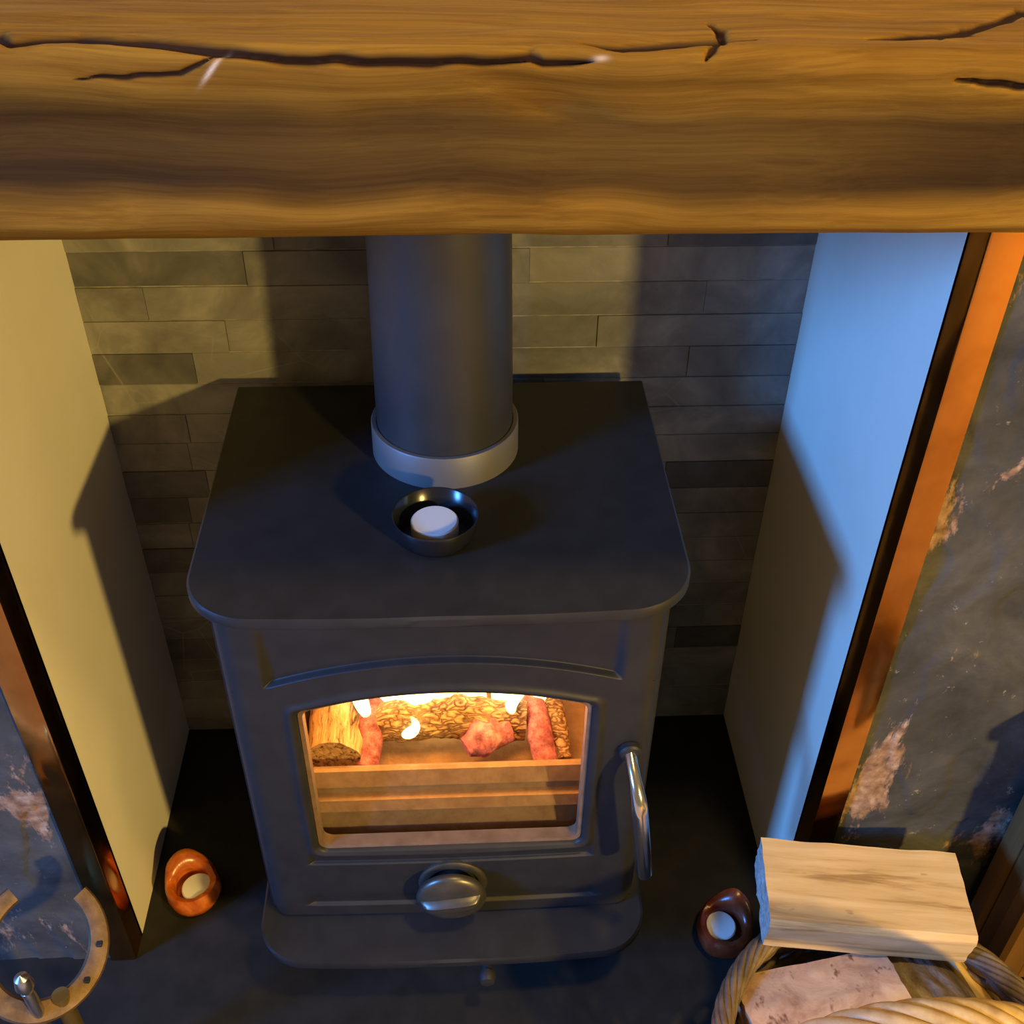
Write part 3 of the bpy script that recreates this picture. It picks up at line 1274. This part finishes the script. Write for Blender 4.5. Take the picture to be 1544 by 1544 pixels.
MB().lathe([(0, .004), (.136, .004), (.140, .010), (0, .010)], 40, (BX, BY, 0)).build('base', wicker, bk, smooth=40)
NST = 30
for k in range(NST):
    a = 2 * PI * k / NST
    pts = [(BX + brad(z) * math.cos(a), BY + brad(z) * math.sin(a), z) for z in [.008 + (BZ - .012) * i / 8 for i in range(9)]]
    MB().tube(pts, .0032, 8).build('stake', wicker, bk, smooth=60)
nw = 16
for r_ in range(nw):
    z = .014 + (BZ - .03) * r_ / (nw - 1)
    pts = []
    for k in range(NST * 4):
        a = 2 * PI * k / (NST * 4)
        w_ = .0042 * math.sin(a * NST / 2 + PI * r_)
        pts.append((BX + (brad(z) + w_) * math.cos(a), BY + (brad(z) + w_) * math.sin(a), z + .0008 * math.sin(9 * a + r_)))
    MB().tube(pts, .0046, 7, closed=True).build('weaver', wicker, bk, smooth=60)
for k in range(9):       # plaited rim
    pts = []
    n = 220
    for i in range(n):
        a = 2 * PI * i / n
        ph = a * 6 + k * 2 * PI / 9
        rr = BR + .0085 * math.cos(ph)
        pts.append((BX + rr * math.cos(a), BY + rr * math.sin(a), BZ + .0095 * math.sin(ph)))
    MB().tube(pts, .0037, 8, closed=True).build('rim_strand', wicker, bk, smooth=60)
for k in range(7):       # arched handle of twisted willow
    pts = []
    n = 90
    for i in range(n):
        a = PI * i / (n - 1)
        c = Vector((BX + .174 * math.cos(a), BY - .020, .158 + .164 * math.sin(a)))
        nrm = Vector((math.cos(a), 0, math.sin(a)))
        ph = a * 5 + 2 * PI * k / 7
        c += nrm * .0125 * math.cos(ph) + Vector((0, 1, 0)) * .0165 * math.sin(ph)
        pts.append(c)
    MB().tube(pts, .0074, 9).build('handle_strand', wicker_pale, bk, smooth=60)


# ------------------------------------------------------------------ logs in the basket
def split_log(name, label, sec, L, loc, rot, side_m, end_m, seed, rough=.0016, sub=40):
    """sec: outline (y,z) list of the cross section, x along the log. ends are separate sawn faces"""
    sec = [(a * 1.093, b * 1.093) for a, b in sec]
    L *= 1.093
    n = len(sec)
    dense = []
    for i in range(n):
        a, b = Vector(sec[i]), Vector(sec[(i + 1) % n])
        for k in range(8):
            dense.append(a.lerp(b, k / 8))
    n = len(dense)
    vs, fs = [], []
    for i in range(sub + 1):
        u = i / sub
        x = -L / 2 + L * u
        for p in dense:
            d = rough * fbm(x * .5 + seed, p.x * 2, p.y * 2, 30, 3)
            ln = p.length
            e = 1 + d / ln * 1.0
            jag = (.0022 * fbm(seed, p.x, p.y, 120, 2)) if i in (0, sub) else 0
            vs.append((x + jag, p.x * e, p.y * e))
    for i in range(sub):
        for k in range(n):
            k2 = (k + 1) % n
            fs.append((i * n + k, i * n + k2, (i + 1) * n + k2, (i + 1) * n + k))
    o = MB().add(vs, fs).build(name, side_m, smooth=45)
    o.location = loc
    o.rotation_euler = rot
    for e in (0, 1):
        ring = [vs[(sub if e else 0) * n + k] for k in range(n)]
        ev, ef = list(ring), []
        rings = 10
        for q in range(1, rings):
            f = 1 - q / rings
            for v in ring:
                yy, zz_ = v[1] * f, v[2] * f
                ev.append((v[0] * (1) + .0025 * fbm(seed + 3, yy, zz_, 90, 3) * (1 if q else 0), yy, zz_))
        ev.append((ring[0][0], 0, 0))
        for q in range(rings - 1):
            for k in range(n):
                k2 = (k + 1) % n
                ef.append((q * n + k, q * n + k2, (q + 1) * n + k2, (q + 1) * n + k))
        for k in range(n):
            ef.append(((rings - 1) * n + k, (rings - 1) * n + (k + 1) % n, len(ev) - 1))
        c = MB().add(ev, ef).build('sawn_end', end_m, smooth=60)
        c.parent = o
    return tag(o, label, 'log', 'firewood in the basket')


split_log('split_log', 'pale yellow split log lying across the top of the wicker basket',
          [(-.046, -.0185), (.042, -.0195), (.048, -.010), (.047, .027), (-.045, .031), (-.049, .024)], .196, (.4483, .6635, .216), (math.radians(2), math.radians(0), math.radians(-7.5)), pale, log_end, 2)
rd = lambda R_, n_, sq=1.0: [(R_ * math.cos(2 * PI * k / n_), R_ * sq * math.sin(2 * PI * k / n_)) for k in range(n_)]
split_log('split_log', 'pinkish brown halved log with speckled face inside the basket rim',
          [(-.07, .022), (-.066, -.02), (-.03, -.05), (.03, -.05), (.062, -.02), (.066, .012), (.02, .026)], .155, (.394, .5440, .1646), (math.radians(2), math.radians(-4), math.radians(7)), log_pink, log_pink, 5, sub=30)
split_log('bark_log', 'round grey barked log leaning under the pale split log',
          rd(.040, 12, .9), .22, (.530, .545, .150), (0, math.radians(-6), math.radians(-64)), bark, log_end, 9, rough=.004)
split_log('split_log', 'narrow pale wedge log standing at the right rim of the basket',
          [(-.018, -.03), (.02, -.03), (.022, .022), (-.006, .034)], .2, (.572, .575, .120), (0, math.radians(16), math.radians(-66)), pale, log_end, 14)

# ------------------------------------------------------------------ wooden cabinet on the right
cb = empty('wooden_cabinet', (.80, .70, 0), 'brown wooden cabinet corner standing at the far right of the hearth', 'cabinet')
cx0, cx1, cy0, cy1 = .640, 1.02, .655, .744
for x_ in (cx0, cx1 - .035):
    for y_ in (cy0, cy1 - .032):
        MB().box(x_, x_ + .035, y_, y_ + .032, 0, .42, .005).build('post', cab_m, cb)
for x_ in (cx0 + .006, cx1 - .020):
    MB().box(x_, x_ + .014, cy0 + .032, cy1 - .032, .04, .41, .002).build('side_panel', cab_m, cb)
MB().box(cx0 + .035, cx1 - .035, cy1 - .020, cy1 - .006, .04, .41, .002).build('back_panel', cab_m, cb)
dr = MB().box(cx0 + .035, cx1 - .035, cy0 + .006, cy0 + .020, .04, .41, .002).build('door', cab_m, cb)
MB().lathe([(.005, 0), (.005, .008), (.011, .012), (.010, .020), (0, .022)], 20, (cx0 + .07, cy0 + .006, .24), 'y').build('knob', brass, dr, smooth=40)
MB().box(cx0 - .008, cx1 + .008, cy0 - .010, cy1, .42, .442, .004).build('top', cab_m, cb)

# ------------------------------------------------------------------ companion set with horseshoe
HC = Vector((-.4266, .6395, .230))
cs = empty('companion_set', (HC.x, HC.y, 0), 'fireside companion stand topped with a rusty horseshoe beside the left trim', 'fire tools')
view = (Vector((.021, 0, 1.309)) - HC).normalized()
ux = Vector((1, 0, 0))
ux = (ux - view * ux.dot(view)).normalized()
uy = view.cross(ux)
pts, wid = [], []
N = 44
for i in range(N):
    a = math.radians(-232 + 284 * i / (N - 1))       # open at the top
    rx, ry = .058, .064
    e = abs(i / (N - 1) - .5) * 2
    pts.append((math.cos(a) * rx * (1 - .10 * e ** 4), math.sin(a) * ry))
    wid.append(.0125 - .003 * e)
vs, fs = [], []
for i, (px_, py_) in enumerate(pts):
    a, b = pts[max(i - 1, 0)], pts[min(i + 1, N - 1)]
    t_ = Vector((b[0] - a[0], b[1] - a[1])).normalized()
    nn = Vector((t_.y, -t_.x))
    for du, dv in ((-1, -.004), (-.8, .004), (0, .0062), (.8, .004), (1, -.004), (0, -.005)):
        p = HC + ux * (px_ + nn.x * wid[i] * du) + uy * (py_ + nn.y * wid[i] * du) + view * dv
        vs.append(p)
for i in range(N - 1):
    for k in range(6):
        fs.append((i * 6 + k, i * 6 + (k + 1) % 6, (i + 1) * 6 + (k + 1) % 6, (i + 1) * 6 + k))
fs += [tuple(range(6)), tuple((N - 1) * 6 + k for k in range(6))]
hs = MB().add(vs, fs).build('horseshoe', rust_iron, cs, smooth=40)
for i in (8, 13, 30, 35):
    px_, py_ = pts[i]
    c = HC + ux * px_ + uy * py_ + view * .0060
    MB().box(c.x - .003, c.x + .003, c.y - .003, c.y + .003, c.z - .002, c.z + .002, .0006).build('nail_hole', dark_iron, hs)
bp = Vector((-.406, .598, .205))
MB().tube([(bp.x + .004, bp.y, 0.012), (bp.x + .004, bp.y, bp.z)], .009, 16).build('post', brass, cs, smooth=40)
MB().lathe([(0, 0), (.055, 0), (.058, .004), (.050, .010), (.014, .014), (0, .014)], 40, (bp.x, bp.y, 0)).build('base', dark_iron, cs, smooth=40)
pk = Vector((-.4215, .584, 0))
po = MB().tube([(pk.x, pk.y, .02), (pk.x, pk.y, .235), (pk.x - .001, pk.y, .242)], .0065, 14).build('fire_poker', steel, smooth=40)
MB().lathe([(0, 0), (.006, .002), (.0095, .012), (.007, .026), (0, .030)], 18, (pk.x, pk.y, .240)).build('knob', steel, po, smooth=40)
tag(po, 'slim bright steel poker standing in front of the horseshoe stand', 'poker')
